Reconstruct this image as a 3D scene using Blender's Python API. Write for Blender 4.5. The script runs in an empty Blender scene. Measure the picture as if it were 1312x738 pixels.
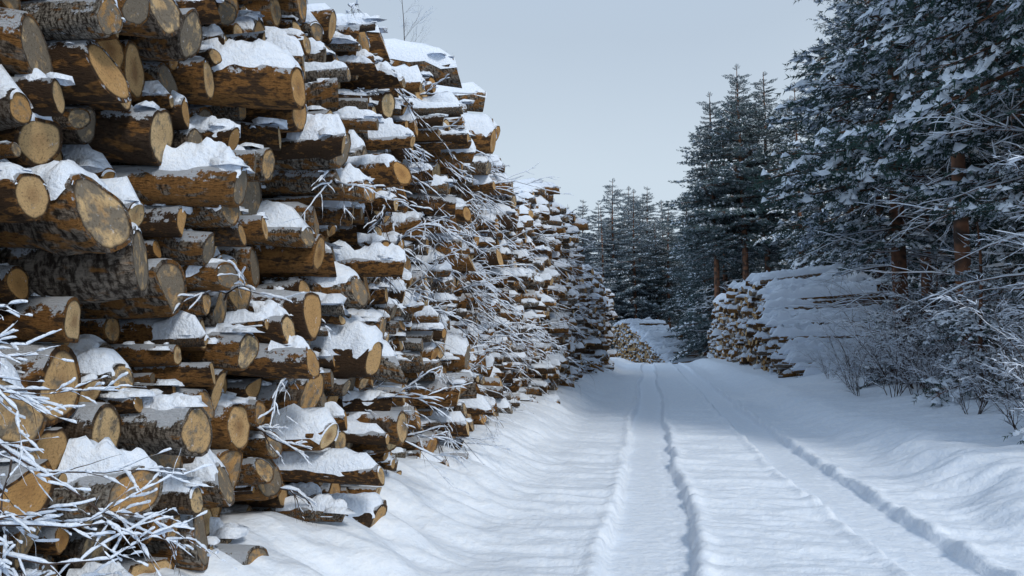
import bpy, math, random
import numpy as np
rng = np.random.default_rng(7)
sc = bpy.context.scene
sc.view_settings.view_transform='Standard'; sc.view_settings.look='None'; sc.view_settings.exposure=0

# ---------------------------------------------------------------- noise
def _h(ix,iy,iz):
    n = (ix*374761393 + iy*668265263 + iz*2147483647 + 1013904223) & 0xffffffff
    n = ((n ^ (n>>13))*1274126177) & 0xffffffff
    n = ((n ^ (n>>16))*2246822519) & 0xffffffff
    return ((n ^ (n>>15)) & 0xffffff)/float(0xffffff)
def vnoise(x,y,z=0.0):
    x,y,z=np.broadcast_arrays(np.asarray(x,float),np.asarray(y,float),np.asarray(z,float))
    ix=np.floor(x).astype(np.int64);iy=np.floor(y).astype(np.int64);iz=np.floor(z).astype(np.int64)
    fx=x-ix;fy=y-iy;fz=z-iz
    fx=fx*fx*(3-2*fx);fy=fy*fy*(3-2*fy);fz=fz*fz*(3-2*fz)
    r=0
    for a in (0,1):
        for b in (0,1):
            for c in (0,1):
                r=r+_h(ix+a,iy+b,iz+c)*(fx if a else 1-fx)*(fy if b else 1-fy)*(fz if c else 1-fz)
    return r
def fbm(x,y,z=0.0,o=3):
    s=0;a=.5;t=0
    for i in range(o):
        f=2.03**i
        s=s+a*vnoise(np.asarray(x)*f+17.3*i,np.asarray(y)*f+5.1*i,np.asarray(z)*f+9.7*i);t+=a;a*=.5
    return s/t
def sm(t):
    t=np.clip(t,0,1); return t*t*(3-2*t)

# ---------------------------------------------------------------- mesh builder
class MB:
    def __init__(s): s.v=[];s.lp=[];s.rn=[];s.f=[];s.n=0
    def add(s,v,faces,mat=0,lp=None,rn=None,smooth=True):
        v=np.asarray(v,float).reshape(-1,3)
        s.v.append(v); k=len(v)
        s.lp.append(np.zeros((k,3)) if lp is None else lp)
        s.rn.append(np.zeros((k,3)) if rn is None else np.broadcast_to(rn,(k,3)))
        if not isinstance(faces,list): faces=[(faces,mat,smooth)]
        for fa,m,smo in faces: s.f.append((np.asarray(fa,np.int64)+s.n,m,smo))
        s.n+=k
    def mesh(s,name,mats,attrs=False):
        me=bpy.data.meshes.new(name)
        V=np.concatenate(s.v).astype(np.float32)
        me.vertices.add(len(V)); me.vertices.foreach_set('co',V.ravel())
        idx=np.concatenate([f.ravel() for f,_,_ in s.f]).astype(np.int32)
        cnt=np.concatenate([np.full(len(f),f.shape[1]) for f,_,_ in s.f])
        mi=np.concatenate([np.full(len(f),m) for f,m,_ in s.f]).astype(np.int32)
        so=np.concatenate([np.full(len(f),q) for f,_,q in s.f]).astype(bool)
        st=np.concatenate([[0],np.cumsum(cnt)[:-1]]).astype(np.int32)
        me.loops.add(len(idx)); me.loops.foreach_set('vertex_index',idx)
        me.polygons.add(len(cnt)); me.polygons.foreach_set('loop_start',st)
        me.update(calc_edges=True)
        me.polygons.foreach_set('material_index',mi); me.polygons.foreach_set('use_smooth',so)
        if attrs:
            a=me.attributes.new('lp','FLOAT_VECTOR','POINT'); a.data.foreach_set('vector',np.concatenate(s.lp).astype(np.float32).ravel())
            a=me.attributes.new('rn','FLOAT_VECTOR','POINT'); a.data.foreach_set('vector',np.concatenate(s.rn).astype(np.float32).ravel())
        for m in mats: me.materials.append(m)
        me.update()
        return me
def obj(name,me,loc=(0,0,0),rz=0,sc_=(1,1,1),parent=None):
    o=bpy.data.objects.new(name,me); sc.collection.objects.link(o)
    o.location=loc;o.rotation_euler=(0,0,rz);o.scale=sc_
    if parent: o.parent=parent
    return o
def grid_faces(m,n,closed=False):
    i=np.arange(m-1)[:,None]; j=np.arange(n if closed else n-1)[None,:]; j2=(j+1)%n
    return np.stack([i*n+j,i*n+j2,(i+1)*n+j2,(i+1)*n+j],-1).reshape(-1,4)

# ---------------------------------------------------------------- materials
class NT:
    def __init__(s,name):
        s.m=bpy.data.materials.new(name); s.m.use_nodes=True; s.t=s.m.node_tree
        s.b=s.t.nodes['Principled BSDF']
    def n(s,typ,**k):
        nd=s.t.nodes.new(typ)
        for a,b in k.items(): setattr(nd,a,b)
        return nd
    def l(s,a,b): s.t.links.new(a,b)
    def val(s,sock,v):
        if hasattr(v,'is_linked') or hasattr(v,'links'): s.l(v,sock)
        else: sock.default_value=v
    def math(s,op,a,b=0.0,c=0.0,clamp=False):
        n=s.n('ShaderNodeMath',operation=op,use_clamp=clamp)
        s.val(n.inputs[0],a); s.val(n.inputs[1],b)
        if op in('MULTIPLY_ADD',): s.val(n.inputs[2],c)
        return n.outputs[0]
    def vmath(s,op,a,b):
        n=s.n('ShaderNodeVectorMath',operation=op); s.val(n.inputs[0],a); s.val(n.inputs[1],b); return n.outputs[0]
    def mix(s,f,a,b):
        n=s.n('ShaderNodeMix',data_type='RGBA'); s.val(n.inputs[0],f); s.val(n.inputs[6],a); s.val(n.inputs[7],b); return n.outputs[2]
    def noise(s,vec,scale,det=3,rough=.5):
        n=s.n('ShaderNodeTexNoise'); 
        if vec is not None: s.l(vec,n.inputs['Vector'])
        n.inputs['Scale'].default_value=scale;n.inputs['Detail'].default_value=det;n.inputs['Roughness'].default_value=rough
        return n.outputs['Fac']
    def ss(s,v,a,b):
        n=s.n('ShaderNodeMapRange',interpolation_type='SMOOTHSTEP'); s.val(n.inputs[0],v); n.inputs[1].default_value=a;n.inputs[2].default_value=b; return n.outputs[0]
    def bump(s,h,st,dist):
        n=s.n('ShaderNodeBump'); n.inputs['Strength'].default_value=st;n.inputs['Distance'].default_value=dist; s.l(h,n.inputs['Height']); s.l(n.outputs[0],s.b.inputs['Normal'])
    def col(s,c): s.val(s.b.inputs['Base Color'],c)
    def rough(s,r,spec=.3): s.val(s.b.inputs['Roughness'],r); s.b.inputs['Specular IOR Level'].default_value=spec
SNOW=(.80,.865,.96,1)
def snow_mat(name,tone=SNOW,bs=.35,sc1=18,det=4):
    t=NT(name); co=t.n('ShaderNodeTexCoord').outputs['Object']
    n1=t.noise(co,sc1,det,.62)
    t.col(t.mix(t.ss(n1,.35,.7),(tone[0]*.90,tone[1]*.93,tone[2]*.97,1),tone))
    if bs: t.bump(n1,bs,.03)
    t.rough(.65,.25)
    return t.m
m_snow=snow_mat('snow',bs=.7,sc1=34); m_gsnow=snow_mat('road_snow',(.82,.88,.96,1),.75,11,5)
def bark_mat():
    t=NT('birch_bark')
    lp=t.n('ShaderNodeAttribute',attribute_name='lp').outputs['Vector']
    rn=t.n('ShaderNodeAttribute',attribute_name='rn').outputs['Vector']
    off=t.vmath('MULTIPLY',rn,(91,57,73)); v=t.vmath('ADD',lp,off)
    vs=t.vmath('MULTIPLY',v,(1.0,1.0,9.0)); vl=t.vmath('MULTIPLY',v,(1.3,1.3,2.2))
    n1=t.noise(vs,3.0,4,.65); n2=t.noise(vl,2.2,2,.6); n3=t.noise(v,12,4,.75)
    sx=t.n('ShaderNodeSeparateXYZ'); t.l(rn,sx.inputs[0]); r1,r2,r3=sx.outputs
    dark=t.mix(n3,(.014,.009,.006,1),(.15,.085,.045,1))
    grey=t.mix(t.ss(n1,.38,.62),(.042,.030,.022,1),t.mix(r3,(.25,.20,.155,1),(.50,.46,.40,1)))
    oran=t.mix(n1,(.11,.046,.015,1),(.52,.26,.08,1))
    c=t.mix(t.ss(r1,.35,.65),dark,grey)
    c=t.mix(t.ss(t.math('ADD',n2,t.math('MULTIPLY',r2,.28)),.61,.73),c,oran)
    c=t.mix(t.math('MULTIPLY',t.ss(n3,.48,.66),.8),c,(.018,.012,.008,1))
    ge=t.n('ShaderNodeNewGeometry'); sz=t.n('ShaderNodeSeparateXYZ'); t.l(ge.outputs['Normal'],sz.inputs[0])
    po=t.noise(ge.outputs['Position'],12,4,.78)
    fr=t.ss(t.math('ADD',sz.outputs[2],t.math('MULTIPLY',po,2.1)),1.44,1.60)
    t.col(t.mix(t.math('MULTIPLY',fr,.9),c,SNOW))
    t.bump(n3,1.0,.06); t.rough(.85,.2)
    return t.m
def cut_mat():
    t=NT('sawn_log_end')
    lp=t.n('ShaderNodeAttribute',attribute_name='lp').outputs['Vector']
    rn=t.n('ShaderNodeAttribute',attribute_name='rn').outputs['Vector']
    sx=t.n('ShaderNodeSeparateXYZ'); t.l(rn,sx.inputs[0]); r1,r2,r3=sx.outputs
    lv=t.vmath('MULTIPLY',lp,(1,1,0)); off=t.vmath('MULTIPLY',rn,(31,57,73)); v=t.vmath('ADD',lv,off)
    nz=t.noise(v,2.2,3,.6); nf=t.noise(v,9,4,.78)
    ln=t.n('ShaderNodeVectorMath',operation='LENGTH'); t.l(lv,ln.inputs[0]); rad=ln.outputs['Value']
    rr=t.math('MULTIPLY_ADD',nz,.30,rad)
    rings=t.math('SINE',t.math('MULTIPLY',rr,55.0))
    c=t.mix(r3,(.72,.52,.28,1),(.50,.27,.09,1))
    c=t.mix(t.math('MULTIPLY',t.ss(rings,.0,1.0),.14),c,(.26,.14,.055,1))
    c=t.mix(t.math('MULTIPLY',t.ss(rr,.80,.2),t.math('MULTIPLY',r2,.75)),c,(.20,.09,.035,1))
    c=t.mix(t.ss(t.math('ADD',nz,t.math('MULTIPLY',r1,.45)),.68,.90),c,(.22,.185,.14,1))
    c=t.mix(t.math('MULTIPLY',t.ss(nf,.50,.69),.65),c,(.08,.048,.025,1))
    c=t.mix(t.ss(rad,.80,.93),c,(.035,.022,.015,1))
    ge=t.n('ShaderNodeNewGeometry'); po=t.noise(ge.outputs['Position'],17,3,.8)
    c=t.mix(t.math('MULTIPLY',t.ss(po,.62,.76),.6),c,SNOW)
    t.col(c); t.bump(nf,.8,.02); t.rough(.8,.2)
    return t.m
m_bark=bark_mat(); m_cut=cut_mat()
def simple(name,c1,c2,scale,rough=.8,frost=0):
    t=NT(name); ge=t.n('ShaderNodeNewGeometry'); n=t.noise(ge.outputs['Position'],scale,1,.6)
    c=t.mix(t.ss(n,.3,.7),c1,c2)
    if frost:
        sz=t.n('ShaderNodeSeparateXYZ'); t.l(ge.outputs['Normal'],sz.inputs[0])
        c=t.mix(t.math('MULTIPLY',t.ss(t.math('ABSOLUTE',sz.outputs[2]),.3,.9),frost),c,SNOW)
    t.col(c); t.rough(rough,.2); return t.m
m_twig=simple('twig_bark',(.03,.022,.02,1),(.085,.06,.05,1),30)
m_trunk=simple('pine_trunk_bark',(.045,.032,.027,1),(.22,.105,.06,1),3)
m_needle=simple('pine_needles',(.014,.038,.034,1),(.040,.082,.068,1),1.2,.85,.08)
m_needle_m=simple('mid_pine_needles',(.026,.056,.058,1),(.060,.105,.105,1),.7,.85,.25)  # mist at middle distance put into the colour, with some snow dusting
m_needle_f=simple('hazy_frosted_pine_needles',(.055,.095,.108,1),(.105,.155,.172,1),.4,.85,.35)  # distance haze painted in as paler blue-green needles, plus frost on flat faces
m_fsnow=snow_mat('foliage_snow',(.82,.885,.97,1),0,6,1)

# ---------------------------------------------------------------- terrain
def base(y):
    y=np.asarray(y,float)
    return .85*sm((y-10)/50)-1.3*sm((y-62)/45)
def H(x,y):
    x=np.asarray(x,float);y=np.asarray(y,float)
    yy=np.maximum(y-60,0); xc=x-.0022*yy**2*np.exp(-yy/80)
    z=base(y)
    wob=.25*(fbm(y*.22,3.3,1)-.5)*2
    lb=sm((-1.35+wob-xc)/1.5); rb=sm((xc-3.15-wob)/1.35)
    z=z+.46*lb+.38*rb+.25*sm((xc-4.6)/2.5)
    off=np.clip(lb*(1-lb)*4+rb*(1-rb)*4,0,1)
    z=z+off*.22*(fbm(xc*.9+y*.5,y*2.4,2,3)-.5)*2*np.exp(-np.maximum(y-20,0)/40)
    z=z+.25*(sm((xc-5)/3))*(fbm(xc*.6,y*.6,5,4)-.4)*2
    z=z+.12*sm((-6-x)/3)*(fbm(x*.5,y*.5,5,4)-.4)*2
    rut=0; edge=0
    for c,w,ph,ta in ((0.0,.36,0,.55),(2.2,.34,40,.42)):
        cc=c+.16*(fbm(y*.15,ph+.5,3,2)-.5)*2
        ww=w+ .10*(fbm(y*.7,ph+2.5,6,3)-.5)*2
        d=np.abs(xc-cc)
        rut=np.maximum(rut,sm((ww+.04-d)/.06))
        edge=edge+np.exp(-((d-ww-.09)/.07)**2)*(.4+1.4*fbm(xc*4,y*4,8,3))
        tr=np.exp(-((xc-cc-.20)/.07)**2)
        edge=edge+tr*(-.55+1.9*(vnoise(xc*16,y*13,4)-.35))*ta
    z=z-.085*rut+.030*edge
    flat=(1-rut)*(1-.5*off)
    z=z+flat*.085*(fbm(xc*.7+.3*y,y*3.6,9,3)-.5)*2*np.exp(-np.maximum(y-25,0)/30)
    z=z+.026*(fbm(xc*5,y*8,12,2)-.5)*(1-.5*rut)+.010*rut*(vnoise(xc*9,y*14,3)-.5)
    far=sm((np.hypot(x,y-40)-90)/200)
    z=z+far*2.5*(fbm(x*.01,y*.01,1,3)-.3)
    return z
def geo(a,b,d0,g):
    out=[a];d=d0
    while out[-1]<b: out.append(out[-1]+d); d*=g
    return np.array(out)
ys=np.concatenate([-geo(8,60,1.5,1.3)[::-1],np.arange(-7.5,2.5,.25),np.arange(2.5,11,.035),geo(11,700,.036,1.0105)])
xs=np.concatenate([-geo(3.4,500,.06,1.11)[::-1],np.arange(-3.36,6,.04),geo(6,500,.05,1.075)])
X,Y=np.meshgrid(xs,ys)
Z=H(X,Y)
mb=MB(); mb.add(np.stack([X,Y,Z],-1).reshape(-1,3),grid_faces(len(ys),len(xs)))
obj('snowy_ground_road',mb.mesh('snowy_ground_road',[m_gsnow]))

# ---------------------------------------------------------------- log piles
def pack(y0,y1,target,rfun,seed):
    r_=np.random.default_rng(seed); dy=.02
    g=np.arange(y0,y1,dy); sky=np.zeros(len(g)); T=np.array([max(target(v),.001) for v in g])
    out=[]
    for it in range(6000):
        r=rfun(r_); k=int(r/dy); w=np.arange(-k,k+1)
        c=np.full(len(g),-1.0)
        cap=np.sqrt(np.maximum(r*r-(w*dy)**2,0))
        lo,hi=k,len(g)-k
        for q,cz in zip(w,cap): c[lo:hi]=np.maximum(c[lo:hi],sky[lo+q:hi+q]+cz)
        s=(c+r-T); s[:lo]=1e3; s[hi:]=1e3
        s2=c/np.maximum(T,.3)+r_.uniform(0,.012,len(g)); s2[s>.15*1]=1e3
        i=int(np.argmin(s2))
        if s2[i]>=1e3: break
        z=c[i]; out.append((g[i],z,r))
        sky[i-k:i+k+1]=np.maximum(sky[i-k:i+k+1],z+cap)
    return np.array(out)
_t=np.linspace(0,1,4)[:,None]*1.7;_p=np.linspace(0,2*np.pi,7,endpoint=False)[None]
LUMP=np.stack([np.sin(_t)*np.cos(_p),np.sin(_t)*np.sin(_p),np.cos(_t)+0*_p],-1)
LF=grid_faces(4,7,True)
def log_pile(name,y0,y1,target,rfun,seed,face,gz,L=3.0,prot=.2,lowf=.3,near=lambda y:False,topsnow=.12,snowk=1.0,loc=(0,0,0),rz=0,yaw0=0.0,lowsnow=.4,lumps=7):
    r_=np.random.default_rng(seed+5)
    P=pack(y0,y1,target,rfun,seed); n=len(P)
    y,z,r=P.T
    p=prot*r_.normal(size=n)*np.where(r_.random(n)<.18,1.9,1.0)+lowf*(fbm(y*.9,z*.9,seed,2)-.5)*2.4
    p=np.clip(p,-.50,.75)
    if prot>.15: p=np.where((y<3.6)&(y>-1),np.minimum(p,.25),p)
    mb=MB(); 
    for i in range(n):
        nr=near(y[i]); ns=(22 if r[i]>.07 else 14) if nr else 10
        th=np.linspace(0,2*np.pi,ns,endpoint=False)
        xs_=np.array([0,.012,.05,.11,.19,.29,.42,.60,.85,1.3,L]) if nr else np.array([0,.02,.3,.8,L])
        a1,a2,a3=r_.uniform(0,6.28,3); e=r_.uniform(.0,.14); e3=r_.uniform(0,.08)
        R=r[i]*(1+e*np.cos(2*th+a1)+e3*np.cos(3*th+a2))*.985
        if r_.random()<.18:
            cs=np.cos(th-a3); R=np.where(cs>.15,np.minimum(R,r[i]*r_.uniform(.15,.55)/np.maximum(cs,.15)),R)
        thp=np.append(th,2*np.pi); Rp=np.append(R,R[0])
        XX=np.repeat(xs_[:,None],ns,1); RR=np.repeat(R[None],len(xs_),0)
        if nr:
            RR=RR*(1+.32*(fbm(np.cos(th)[None]*1.8+i,np.sin(th)[None]*1.8,XX*3.5,3)-.5))
            RR[0]*=.975
            if r_.random()<.35:
                kx=r_.uniform(.08,.5);kt=r_.uniform(0,6.28)
                RR=RR+.035*np.exp(-((XX-kx)/.05)**2-((np.mod(th[None]-kt+np.pi,2*np.pi)-np.pi)*r[i]/.05)**2)
        yaw=yaw0+r_.normal()*.12; pit=r_.normal()*.055-.01; cur=r_.normal()*.02
        sl1,sl2=r_.normal(size=2)*.20; sl1-=yaw0
        rn=r_.uniform(0,1,3); fx=face(y[i])+p[i]; gg=float(gz(y[i]))
        def place(xd,yy,zz):
            w=p[i]-xd
            return np.stack([fx-xd,y[i]+yy+w*yaw+cur*w*w,z[i]+zz+w*pit+gg],-1)
        CY=np.cos(th);SZ=np.sin(th)
        slant=lambda yy,zz:-(sl1*yy+sl2*zz)
        yy=RR*CY;zz=RR*SZ
        xd=XX.copy(); k=np.exp(-XX*6); xd=xd+slant(yy,zz)*k
        V=place(xd,yy,zz).reshape(-1,3); LP=np.stack([yy/r[i],zz/r[i],XX/r[i]*.3],-1).reshape(-1,3)
        m=len(xs_)
        bi=r_.uniform(.86,.93)
        o1=np.stack([yy[0],zz[0]],-1)
        c1=place(slant(o1[:,0],o1[:,1]),o1[:,0],o1[:,1])
        o2=o1*bi
        c2=place(slant(o2[:,0],o2[:,1])-.002,o2[:,0],o2[:,1])
        cc=place(np.array([-.003]),np.array([0.]),np.array([0.]))
        cb=place(np.array([L]),np.array([0.]),np.array([0.]))
        V=np.concatenate([V,c1,c2,cc,cb])
        z0=np.zeros(ns)
        LP=np.concatenate([LP,np.stack([CY,SZ,z0],-1),np.stack([CY*.92,SZ*.92,z0],-1),[[0,0,0]],[[0,0,0]]])
        j=np.arange(ns);j2=(j+1)%ns;b=m*ns
        F=[(grid_faces(m,ns,True)[:,::-1],0,True),
           (np.stack([b+j,b+j2,b+ns+j2,b+ns+j],-1),0,True),
           (np.stack([b+ns+j,b+ns+j2,np.full(ns,b+2*ns)],-1),1,False),
           (np.stack([(m-1)*ns+j2,(m-1)*ns+j,np.full(ns,b+2*ns+1)],-1),1,False)]
        mb.add(V,F,lp=LP,rn=rn)
        def rad_at(ang):
            return np.interp(np.mod(np.pi/2-ang,2*np.pi),thp,Rp)
        dyv=np.abs(y-y[i]);dz=z-z[i]
        ab=(dz>.2*r[i])&(dyv<.95*r[i]+.25*r)&(np.hypot(dyv,dz)<r[i]+r+.10)
        if ab.any(): cov=.6*p[ab].max()+.4*p[ab].min(); full=False
        else: cov=p[i]-L; full=True
        ex=p[i]-cov
        sh=(dz>r[i]*1.2)&(dyv<.22)&(dz<1.3)&(p>p[i]+.10)
        nb=r_.integers(0,lumps) if not full else 4
        if z[i]<1.2 : nb=min(nb,1)
        for _ in range(nb):
            sz=(.012+.05*r_.random()**1.8)*(1.3 if full else 1)*(snowk); xb=r_.uniform(-.0,.26)+ (0 if ex>0 else .05); an=r_.normal()*.75
            if abs(an)>1.25: continue
            rr=float(rad_at(an))
            ctr=place(np.array([xb]),np.array([rr*math.sin(an)]),np.array([rr*math.cos(an)]))[0]
            G=LUMP*np.array([r_.uniform(.9,2.4),r_.uniform(.8,1.7),r_.uniform(.55,.95)])*sz*(1+.32*r_.normal(size=(4,7,1)).clip(-1,1))
            G[0]=G[0].mean(0)
            mb.add((G+ctr).reshape(-1,3),LF,2)
        if full: T=topsnow*r_.uniform(.6,1.35)
        else:
            if ex<.03: continue
            T=min(.028+ex*.36,.14)*r_.uniform(.5,1.45)*snowk*min(1,r[i]/.09+.1)
            if sh.any(): 
                if r_.random()<.45: continue
                T*=.6
            if z[i]<1.5 and r_.random()<lowsnow: continue
        ext=ex+.05 if not full else L*.98
        n_s=(20 if nr else 7) if not full else (30 if nr else 16); n_a=17 if nr else 7
        s=np.linspace(0,1,n_s)**(.65 if not full else 1.0)
        dist=(1-s)*ext
        E=np.sqrt(np.clip(1-np.clip(1-dist/(T*1.1+.02),0,1)**2.0,0,1))
        amx=np.radians(r_.uniform(38,66)+ (16 if full else 0))*(.45+1.15*fbm(s*ext*9,i*3.1,seed,3))
        ash=(fbm(s*ext*5,i*7.7,seed,2)-.5)*1.0*(0 if full else 1)
        A=np.linspace(-1,1,n_a)[None]*amx[:,None]
        pr=np.sqrt(np.clip(1-np.abs(A/amx[:,None])**2.0,0,1))
        A=A+ash[:,None]
        ragged=.06*(fbm(A*2.5,i*1.3,seed,2)-.3)*(1-s[:,None]*0) if not full else 0
        xd2=np.repeat((dist-T*.10)[:,None],n_a,1)+np.maximum(ragged,-.01)
        rr=rad_at(A)
        nn=fbm(xd2*8+i*1.7,A*1.6*r[i]*8,i*.37,3); n2=vnoise(xd2*26+i,A*r[i]*26,i*.7)
        t=T*(.05+1.45*nn+.55*(n2-.5))*pr*E[:,None]-.022*(1-pr*E[:,None])
        yy=rr*np.sin(A)*(1+.05*pr); zz=rr*np.cos(A)+t
        xd2=xd2+slant(yy,zz)*np.exp(-np.maximum(xd2,0)*6)
        Vs=place(xd2,yy,zz).reshape(-1,3)
        mb.add(Vs,grid_faces(n_s,n_a),2)
    me=mb.mesh(name,[m_bark,m_cut,m_snow],True)
    return obj(name,me,loc,rz),n
def rf(mu,lo,hi,s=.32):
    return lambda q: float(np.clip(mu*np.exp(s*q.normal()),lo,hi))
fA=lambda y:-2.80-.03*(y-5)
gA=lambda y:base(y)+.0
def tA(y): return 5.35+.35*math.sin(y*.7)+.2*math.sin(y*2.9) -1.0*max(0,(y-16.5)/1.6)
pA,nA=log_pile('log_pile',0.2,18.2,tA,rf(.084,.035,.19,.50),11,fA,gA,near=lambda y:y<9,prot=.20,lowf=.40,yaw0=.13)
fB=lambda y:-3.05
def tB(y): return min(6.5+.3*math.sin(y*1.1+1)+.15*math.sin(y*3.1), 4.9+(y-18)*.75) -.9*max(0,(y-30)/2)
pB,nB=log_pile('log_pile',17.9,32.5,tB,rf(.100,.05,.17,.35),23,fB,gA,prot=.2,lowf=.32,yaw0=.08,lowsnow=.15,snowk=1.1,lumps=4)
fC=lambda y:-2.75+.02*(y-32)
def tC(y): return 5.1+.3*math.sin(y*1.3)-.8*max(0,(y-42)/3)
pC,nC=log_pile('log_pile',32.3,45.5,tC,rf(.115,.06,.17,.3),31,fC,gA,prot=.2,lowf=.3,snowk=1.3,yaw0=.05,lowsnow=.1,lumps=3)
def tR(v):
    y=-v
    return (.25+(y-29.8)*.52+.20*math.sin(y*2.3) if y<38 else 4.5+.15*math.sin(y)) if y<58 else max(4.3-(y-58)*.3,1)
pR,nR=log_pile('log_pile',-66,-29.8,tR,rf(.125,.07,.19,.35),47,lambda v:0,lambda v:base(-v)+.22,L=4.8,prot=.2,lowf=.2,topsnow=.33,snowk=1.35,loc=(5.45,0,0),rz=math.pi,near=lambda v:v>-39,lumps=4)
def tF(v): return 4.8+.2*math.sin(v) if v<-3.6 else max(4.8-(v+3.6)*.56+.12*math.sin(v*3),.4)
pF,nF=log_pile('log_pile',-6.5,5,tF,rf(.14,.08,.2,.3),53,lambda v:0,lambda v:.35,L=5.0,prot=.13,lowf=.2,topsnow=.50,snowk=2.0,lowsnow=0,loc=(-.4,84,-.1),rz=math.radians(-146),lumps=4)
print('LOGS',nA,nB,nC,nR,nF)

# ---------------------------------------------------------------- twigs
def grow(out,p,d,L,r,depth,q,droop=.03,wig=.16,nch=5,spread=.8,shrink=.55,flat=0.0):
    n=max(4,int(5+depth*2)); st=L/n; pts=[p.copy()];rad=[r];d=d/np.linalg.norm(d)
    for i in range(n):
        d=d+q.normal(size=3)*wig+np.array([0,0,-droop]); d/=np.linalg.norm(d)
        p=p+d*st; pts.append(p.copy()); rad.append(r*(1-.75*(i+1)/n))
        if depth>0 and i>=0 and q.random()<nch/n:
            for k in range(1 if q.random()<.8 else 2):
                e=q.normal(size=3); e-=e.dot(d)*d; e[2]*=(1-flat); e/=np.linalg.norm(e)+1e-6
                cd=d+e*spread*q.uniform(.6,1.3)
                grow(out,p,cd,L*shrink*q.uniform(.6,1.15)*(1-.35*i/n),rad[-1]*.72,depth-1,q,droop,wig,nch,spread,shrink,flat)
    out.append((np.array(pts),np.array(rad)))
def tubes(mb,out,mat,k=5):
    for P,R in out:
        T=np.gradient(P,axis=0); T/=np.linalg.norm(T,axis=1)[:,None]+1e-9
        ref=np.array([.13,.21,.97]); A=np.cross(T,ref); A/=np.linalg.norm(A,axis=1)[:,None]+1e-9; B=np.cross(T,A)
        th=np.linspace(0,2*np.pi,k,endpoint=False)
        V=P[:,None]+R[:,None,None]*(A[:,None]*np.cos(th)[None,:,None]+B[:,None]*np.sin(th)[None,:,None])
        mb.add(V.reshape(-1,3),grid_faces(len(P),k,True),mat)
def snow_on(out,rs,q,thr=.8,gap=.35,maxr=1e9,sub=3,fq=18):
    res=[]
    for P,R in out:
        if R[0]>maxr: continue
        n=len(P); tt=np.linspace(0,n-1,(n-1)*sub+1)
        Q=np.stack([np.interp(tt,np.arange(n),P[:,c]) for c in range(3)],-1); RR=np.interp(tt,np.arange(n),R)
        T=np.gradient(Q,axis=0); T/=np.linalg.norm(T,axis=1)[:,None]+1e-9
        hz=np.clip((thr-np.abs(T[:,2]))/.25,0,1)
        nz=fbm(Q[:,0]*fq,Q[:,1]*fq,Q[:,2]*fq+q.uniform(0,50),3)
        g=np.clip((nz-gap)/.2,0,1)*hz
        rad=(rs*.25+rs*1.1*nz)*np.sqrt(g)*np.clip(.5+RR/.006*.5,.5,1.3)
        rad[0]=rad[-1]=0
        Q=Q.copy(); Q[:,2]+=RR*.8+rad*.75
        res.append((Q,np.maximum(rad,.0004)))
    return res
def twig_obj(name,outs,rs,q,gap=.35,k=5,loc=(0,0,0),sub=3,maxr=1e9,thr=.8,fq=18):
    mb=MB(); tubes(mb,outs,0,k); tubes(mb,snow_on(outs,rs,q,gap=gap,sub=sub,maxr=maxr,thr=thr,fq=fq),1,6 if sub>=3 else 5)
    return obj(name,mb.mesh(name,[m_twig,m_snow]),loc)
q=np.random.default_rng(5); outs=[]
for (s,d,L) in [((-2.30,1.80,2.02),(1,.15,-.75),.85),((-2.30,1.75,1.88),(1,.10,-.5),.75),((-2.30,1.75,1.78),(1,.12,-.45),.85),((-2.25,1.85,1.60),(1,.2,-.35),.95),
                ((-2.25,1.7,1.42),(1,.1,-.30),.8),((-2.25,1.8,1.20),(1,.15,.0),.75),((-2.2,1.75,1.02),(1,.2,-.05),.8),((-2.15,1.8,1.3),(1,.25,-.7),.65)]:
    grow(outs,np.array(s),np.array(d,float),L,.0075,2,q,droop=.02,wig=.13,nch=6,spread=.8,shrink=.48,flat=.3)
for zt,yo in ((2.0,1.8),(1.6,1.8),(1.3,1.75)):
    P=np.array([[-2.5,1.5,.3],[-2.48,1.55,.8],[-2.4,1.65,zt-.4],[-2.25,yo,zt]]); outs.append((P,np.array([.016,.014,.011,.008])))
twig_obj('snowy_bush',outs,.0092,q,gap=.37,k=6,sub=7,fq=32)
outs=[]; q=np.random.default_rng(9)
for i in range(150):
    near_=i<65
    y=q.uniform(7.0,13) if near_ else q.uniform(4.2,18); z=q.uniform(2.0,5.2) if near_ else q.uniform(.6,5.2)
    s=np.array([fA(y)+.05,y,z]); d=np.array([q.uniform(.25,.8),q.uniform(-1,.6),q.uniform(-.9,.35)])
    grow(outs,s,d,q.uniform(.4,1.35),.008,2,q,droop=.07,wig=.13,nch=4,spread=.6)
for i in range(100):
    y=q.uniform(17,44); z=q.uniform(.8,5.6)
    grow(outs,np.array([-2.9,y,z]),np.array([q.uniform(.3,.9),q.uniform(-1,.6),q.uniform(-.7,.3)]),q.uniform(.6,1.4),.011,1,q,droop=.05,wig=.12,nch=4,spread=.6)
twig_obj('broken_branches',outs,.014,q,gap=.30,k=4,sub=2)
def bare_tree(name,h,seed,loc):
    q=np.random.default_rng(seed); outs=[]
    n=14; P=np.array([[.15*math.sin(i*.7),.12*math.cos(i*.9),h*i/n] for i in range(n+1)]); outs.append((P,np.linspace(.06,.008,n+1)))
    for i in range(34):
        t=q.uniform(.35,.98); p=np.array([np.interp(t*n,range(n+1),P[:,c]) for c in range(3)]); a=q.uniform(0,6.28)
        grow(outs,p,np.array([math.cos(a),math.sin(a),1.3]),h*.22*(1.1-t*.8),.014*(1.2-t),2,q,droop=-.01,wig=.12,nch=5,spread=.55)
    mb=MB(); tubes(mb,outs,0,4); tubes(mb,snow_on(outs,.012,q,gap=.4,sub=1),1,4)
    return obj(name,mb.mesh(name,[m_twig,m_snow]),loc)
bare_tree('birch_tree',13.0,3,(-7.6,21.8,.3)); bare_tree('birch_tree',12.6,4,(-8.2,26.5,.4))

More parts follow.
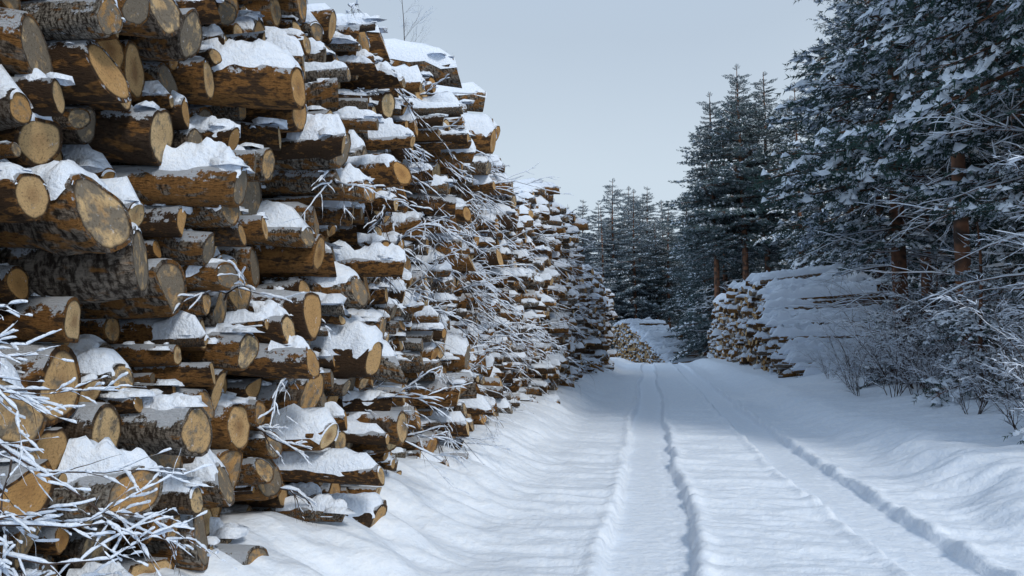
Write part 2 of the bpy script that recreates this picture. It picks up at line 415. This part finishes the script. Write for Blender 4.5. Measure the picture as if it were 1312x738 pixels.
# ---------------------------------------------------------------- conifers
def make_bough(q,droop=.25,snowp=.5,nsec=15,tert=5,nl=.05,nw=.011,sscale=1.0,up=0.0):
    nb=[];sn=[];wd=[]
    Pm=lambda s:np.array([s,.05*math.sin(s*5+1),-droop*s**1.5+(.12+up)*s**3])
    wd.append((np.array([Pm(s) for s in np.linspace(0,1,6)]),np.linspace(.014,.003,6)))
    def needles(a,b,n):
        d=b-a; L=np.linalg.norm(d); d=d/L
        t=q.uniform(.05,1.05,n)[:,None]; o=a+t*(b-a)
        e=q.normal(size=(n,3)); e-=(e@d)[:,None]*d; e/=np.linalg.norm(e,axis=1)[:,None]
        dr=d*q.uniform(.4,1.0,n)[:,None]+e*.8; dr/=np.linalg.norm(dr,axis=1)[:,None]
        w=np.cross(dr,q.normal(size=(n,3))); w/=np.linalg.norm(w,axis=1)[:,None]
        ln=nl*q.uniform(.7,1.3,n)[:,None]
        nb.append(np.stack([o-w*nw*.5,o+w*nw*.5,o+dr*ln],1))
    def dome(a,b,w,h):
        d=b-a; c=(a+b)/2; s=np.cross(d,[0,0,1]); s/=np.linalg.norm(s)+1e-9
        ring=[]
        for k in range(6):
            th=k*math.pi/3+.3; j=q.uniform(.55,1.4)
            ring.append(c+d*.6*math.cos(th)*j+s*w*math.sin(th)*j+np.array([0,0,.004-.016*q.random()]))
        ring.append(c+np.array([0,0,h])+d*q.uniform(-.1,.1))
        sn.append(np.array(ring))
    for i in range(nsec):
        s=.14+.84*i/(nsec-1); a=Pm(s); sd=1 if i%2 else -1
        L=(.46*(1-s)**.75+.10)*q.uniform(.65,1.2)*min(1,.45+s*2); an=math.radians(q.uniform(38,64))
        d=np.array([math.cos(an),sd*math.sin(an),q.uniform(-.3,.05)]); b=a+d*L
        wd.append((np.array([a,(a+b)/2+[0,0,.01],b]),np.array([.006,.004,.002])))
        needles(a+(b-a)*.2,b,12)
        nt=max(2,int(tert*L/.3)); heavy=q.random()<.5
        for j in range(nt):
            t=(j+.6)/nt; o=a+(b-a)*t; s2=1 if (j+i)%2 else -1
            c,sn_=math.cos(s2*.75),math.sin(s2*.75)
            dd=np.array([d[0]*c-d[1]*sn_,d[0]*sn_+d[1]*c,q.uniform(-.45,.15)]); l2=.13*q.uniform(.6,1.3)
            e=o+dd*l2; needles(o,e,12)
            if q.random()<snowp*(1.5 if heavy else .3): dome(o+dd*l2*.1,o+dd*l2*q.uniform(.5,.95),q.uniform(.012,.030)*sscale,q.uniform(.014,.036)*sscale)
        if q.random()<snowp*(1.5 if heavy else .3): dome(a+(b-a)*q.uniform(.3,.6),b,q.uniform(.012,.030)*sscale,q.uniform(.015,.036)*sscale)
    m=MB(); tubes(m,wd,0,3)
    N=np.concatenate(nb); k=len(N)
    S=np.array(sn)
    wv=np.concatenate(m.v); wf=np.concatenate([f for f,_,_ in m.f])
    sf=np.array([[j,(j+1)%6,6] for j in range(6)])
    return dict(w=(wv,wf),n=(N.reshape(-1,3),np.arange(k*3).reshape(-1,3)),
                s=(S.reshape(-1,3),(sf[None]+7*np.arange(len(S))[:,None,None]).reshape(-1,3)))
def conifer(name,h,crown0,maxr,seed,boughs,nwh,per,shape,trunk_r,mats,pitch=(.25,-.35),dead=0):
    q=np.random.default_rng(seed); mb=MB()
    n=16; zz=np.linspace(0,1,n); P=np.stack([.15*np.sin(zz*4+seed)*zz,.15*np.cos(zz*3+seed)*zz,zz*h],-1)
    tubes(mb,[(P,trunk_r*(1-zz)**.8+.015)],0,10)
    groups=[[] for _ in boughs]
    for i in range(nwh):
        t=(i+q.uniform(-.3,.3))/nwh; t=min(max(t,0),.995); hz=crown0+(1-crown0)*t
        x0,y0=[np.interp(hz,zz,P[:,c]) for c in (0,1)]
        k=max(3,int(per*q.uniform(.6,1.3)))
        a0=q.uniform(0,6.28)
        for j in range(k):
            if q.random()<.12: continue
            a=a0+j*6.283/k+q.normal()*.3
            L=maxr*shape(t)*q.uniform(.5,1.25)
            if L<.25: L=.25
            pt=pitch[1]+(pitch[0]-pitch[1])*t**1.2+q.normal()*.14
            if t>.93: pt=.9+q.normal()*.1
            d=np.array([math.cos(a)*math.cos(pt),math.sin(a)*math.cos(pt),math.sin(pt)])
            s=np.array([-math.sin(a),math.cos(a),0]); u=np.cross(d,s)
            roll=q.normal()*.25; s,u=s*math.cos(roll)+u*math.sin(roll),u*math.cos(roll)-s*math.sin(roll)
            M=np.stack([d,s,u],1)*L
            groups[q.integers(len(boughs))].append((M,np.array([x0,y0,hz*h+q.uniform(-.1,.1)])))
    for B,G in zip(boughs,groups):
        if not G: continue
        Ms=np.array([g[0] for g in G]);Os=np.array([g[1] for g in G])
        for key,mi,smo in (('w',0,True),('n',1,False),('s',2,True)):
            tv,tf=B[key]
            if len(tv)==0: continue
            V=np.einsum('mij,nj->mni',Ms,tv)+Os[:,None]
            F=tf[None]+len(tv)*np.arange(len(G))[:,None,None]
            mb.add(V.reshape(-1,3),F.reshape(-1,tf.shape[1]),mi,smooth=smo)
    outs=[]
    for i in range(dead):
        t=q.uniform(.10,crown0+.1); a=q.uniform(0,6.28)
        grow(outs,np.array([0,0,t*h]),np.array([math.cos(a),math.sin(a),q.uniform(-.3,.15)]),q.uniform(1,2.6),.014,1,q,droop=.03,wig=.1,nch=5,spread=.6)
    if outs:
        tubes(mb,outs,0,3); tubes(mb,snow_on(outs,.02,q,gap=.3,sub=1),2,4)
    return mb.mesh(name,mats)
q=np.random.default_rng(77)
bp=[make_bough(q,.18,.50,up=.10,sscale=1.6,nw=.012) for _ in range(3)]
bs=[make_bough(q,.36,.58,up=.06,sscale=1.6,nw=.012) for _ in range(3)]
by=[make_bough(q,.35,.8,nsec=12,tert=4,sscale=2.2,nl=.06,nw=.014) for _ in range(2)]
bf=[make_bough(q,.22,.42,nsec=11,tert=4,nl=.075,nw=.024,sscale=1.6) for _ in range(2)]
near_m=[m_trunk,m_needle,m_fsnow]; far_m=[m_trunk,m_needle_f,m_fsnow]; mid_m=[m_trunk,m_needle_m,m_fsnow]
shp_p=lambda t:(1-t)**.62*min(1,.55+t*3)*1.0
shp_s=lambda t:(1-t)**.85+.03
T_p1=conifer('pine_a',23,.36,3.5,1,bp,30,5,shp_p,.20,near_m,(.45,-.25),34)
T_p2=conifer('pine_b',21,.20,3.5,2,bp,34,5,shp_p,.18,near_m,(.45,-.30),28)
T_s=conifer('spruce',19,.03,3.1,3,bs,44,5.5,shp_s,.19,near_m,(.3,-.35),0)
T_y=conifer('young_spruce',3.2,.06,1.15,4,by,13,6,shp_s,.03,near_m,(.35,-.25),0)
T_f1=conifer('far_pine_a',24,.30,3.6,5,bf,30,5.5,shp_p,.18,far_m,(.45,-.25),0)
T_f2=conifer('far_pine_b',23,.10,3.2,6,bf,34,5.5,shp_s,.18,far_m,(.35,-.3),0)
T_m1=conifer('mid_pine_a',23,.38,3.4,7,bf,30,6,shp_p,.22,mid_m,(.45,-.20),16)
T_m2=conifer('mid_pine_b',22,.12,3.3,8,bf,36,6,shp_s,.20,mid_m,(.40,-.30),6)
def plant(kind,me,x,y,s=1.0,rz=None,parent=None,sxy=None):
    z=float(H(np.array([x]),np.array([y]))[0])-.08
    return obj(kind,me,(x,y,z),random.uniform(0,6.28) if rz is None else rz,(s*(sxy or 1),s*(sxy or 1),s),parent)
random.seed(4)
for x,y,m,s,w_ in [(8.0,16.5,T_p2,1.05,1.05),(8.3,21.5,T_p1,.95,1.05),(8.3,26.5,T_p2,1.10,1.25),(7.8,12.3,T_p1,.85,1),(10.2,19,T_p1,1.05,1),(12.0,24,T_s,1.0,1),(11.5,33.5,T_p1,1.0,1.1),
                (11.8,40,T_p2,1.1,1.15),(12.2,47,T_s,1.1,1.1),(12.2,55,T_p2,1.02,1.1),(13.5,29,T_p2,1.1,1),(10.5,13.5,T_p2,.95,1),(14.5,36,T_s,1.1,1),(12.5,64,T_p1,1.0,1.1),
                (9.6,9.6,T_p2,.9,.9),(14,17,T_s,1.05,1),(16,44,T_p1,1.1,1)]:
    plant('spruce_tree' if m is T_s else 'pine_tree',m,x,y,s,sxy=w_)
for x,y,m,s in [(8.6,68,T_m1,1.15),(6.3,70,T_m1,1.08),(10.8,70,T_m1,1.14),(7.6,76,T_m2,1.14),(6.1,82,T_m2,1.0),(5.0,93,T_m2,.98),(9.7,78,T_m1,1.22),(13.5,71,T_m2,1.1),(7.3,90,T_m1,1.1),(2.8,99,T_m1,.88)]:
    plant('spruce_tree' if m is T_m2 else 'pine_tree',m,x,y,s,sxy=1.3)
forest=bpy.data.objects.new('distant_forest',None); sc.collection.objects.link(forest)
rr=random.Random(12)
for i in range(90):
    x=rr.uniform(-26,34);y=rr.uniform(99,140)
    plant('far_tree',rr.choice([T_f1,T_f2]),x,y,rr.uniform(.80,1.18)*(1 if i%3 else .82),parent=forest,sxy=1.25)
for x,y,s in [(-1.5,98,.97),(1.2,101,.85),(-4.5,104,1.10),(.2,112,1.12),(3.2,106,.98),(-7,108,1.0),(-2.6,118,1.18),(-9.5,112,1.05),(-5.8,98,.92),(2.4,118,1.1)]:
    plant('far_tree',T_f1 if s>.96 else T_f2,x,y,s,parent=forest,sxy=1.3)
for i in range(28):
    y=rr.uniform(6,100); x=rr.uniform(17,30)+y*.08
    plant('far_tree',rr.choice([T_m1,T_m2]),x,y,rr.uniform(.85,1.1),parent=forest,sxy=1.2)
for x,y,s in [(6.4,11.2,1.0),(7.2,18.0,1.2),(8.2,14.2,1.3),(7.2,23,1.1),(9.8,28,1.2)]:
    plant('young_spruce_tree',T_y,x,y,s)
shr=[]
for sd in range(4):
    q=np.random.default_rng(100+sd); outs=[]
    for i in range(8):
        a=q.uniform(0,6.28); grow(outs,np.array([math.cos(a)*.15,math.sin(a)*.15,0]),np.array([math.cos(a)*.45,math.sin(a)*.45,1.0]),q.uniform(1.4,2.9),.011,2,q,droop=.045,wig=.10,nch=6,spread=.65,shrink=.42)
    mb=MB(); tubes(mb,outs,0,4); tubes(mb,snow_on(outs,.012,q,gap=.40,sub=2,thr=.8),1,4); shr.append(mb.mesh('bare_shrub',[m_twig,m_snow]))
for i in range(46):
    y=rr.uniform(8.5,28); x=rr.uniform(5.4,8.6)+ .02*y; s=rr.uniform(.4,1.0)
    if i<10: x=rr.uniform(5.4,6.6)
    if i>31: x=rr.uniform(6.6,8.5)+.03*y; s=rr.uniform(1.3,2.2)
    plant('bare_shrub',shr[i%4],x,y,s)

# ---------------------------------------------------------------- world, sun, camera
w=bpy.data.worlds.new('World'); sc.world=w; w.use_nodes=True; nt=w.node_tree; nd=nt.nodes; bg=nd['Background']
EL,AZ=math.radians(38),math.radians(138)
sky=nd.new('ShaderNodeTexSky'); sky.sky_type='NISHITA'; sky.sun_disc=False; sky.sun_elevation=EL; sky.sun_rotation=AZ; sky.air_density=1.5; sky.dust_density=3
tc=nd.new('ShaderNodeTexCoord'); sp=nd.new('ShaderNodeSeparateXYZ'); nt.links.new(tc.outputs['Generated'],sp.inputs[0])
no=nd.new('ShaderNodeTexNoise'); no.inputs['Scale'].default_value=1.6; no.inputs['Detail'].default_value=3; nt.links.new(tc.outputs['Generated'],no.inputs['Vector'])
ma=nd.new('ShaderNodeMath'); ma.operation='MULTIPLY_ADD'; nt.links.new(no.outputs['Fac'],ma.inputs[0]); ma.inputs[1].default_value=.22; nt.links.new(sp.outputs[2],ma.inputs[2])
cr=nd.new('ShaderNodeValToRGB'); nt.links.new(ma.outputs[0],cr.inputs[0]); e=cr.color_ramp.elements
e[0].position=0.05; e[0].color=(.64,.76,.86,1); e[1].position=.95; e[1].color=(.44,.58,.77,1)
k=cr.color_ramp.elements.new(.35); k.color=(.61,.71,.81,1)
k=cr.color_ramp.elements.new(.55); k.color=(.50,.595,.71,1)
vm=nd.new('ShaderNodeVectorMath'); vm.operation='SCALE'; vm.inputs[3].default_value=10.6; nt.links.new(cr.outputs[0],vm.inputs[0])
mx=nd.new('ShaderNodeMix'); mx.data_type='RGBA'; mx.inputs[0].default_value=.90
nt.links.new(sky.outputs[0],mx.inputs[6]); nt.links.new(vm.outputs[0],mx.inputs[7]); nt.links.new(mx.outputs[2],bg.inputs[0]); bg.inputs[1].default_value=.1
sd=bpy.data.lights.new('sun','SUN'); sd.energy=1.5; sd.angle=math.radians(11); sd.color=(1,.95,.87)
sd.energy=1.5+.4
so=bpy.data.objects.new('sun',sd); sc.collection.objects.link(so)
import mathutils
dirv=mathutils.Vector((math.sin(AZ)*math.cos(EL),math.cos(AZ)*math.cos(EL),math.sin(EL)))
so.rotation_euler=dirv.to_track_quat('Z','Y').to_euler()
cd=bpy.data.cameras.new('camera'); cd.lens=26; cd.sensor_width=36; cd.clip_end=2000; cd.clip_start=.05
co=bpy.data.objects.new('camera',cd); sc.collection.objects.link(co); co.location=(0,0,1.7); co.rotation_euler=(math.radians(95.0),0,math.radians(10.4))
sc.camera=co
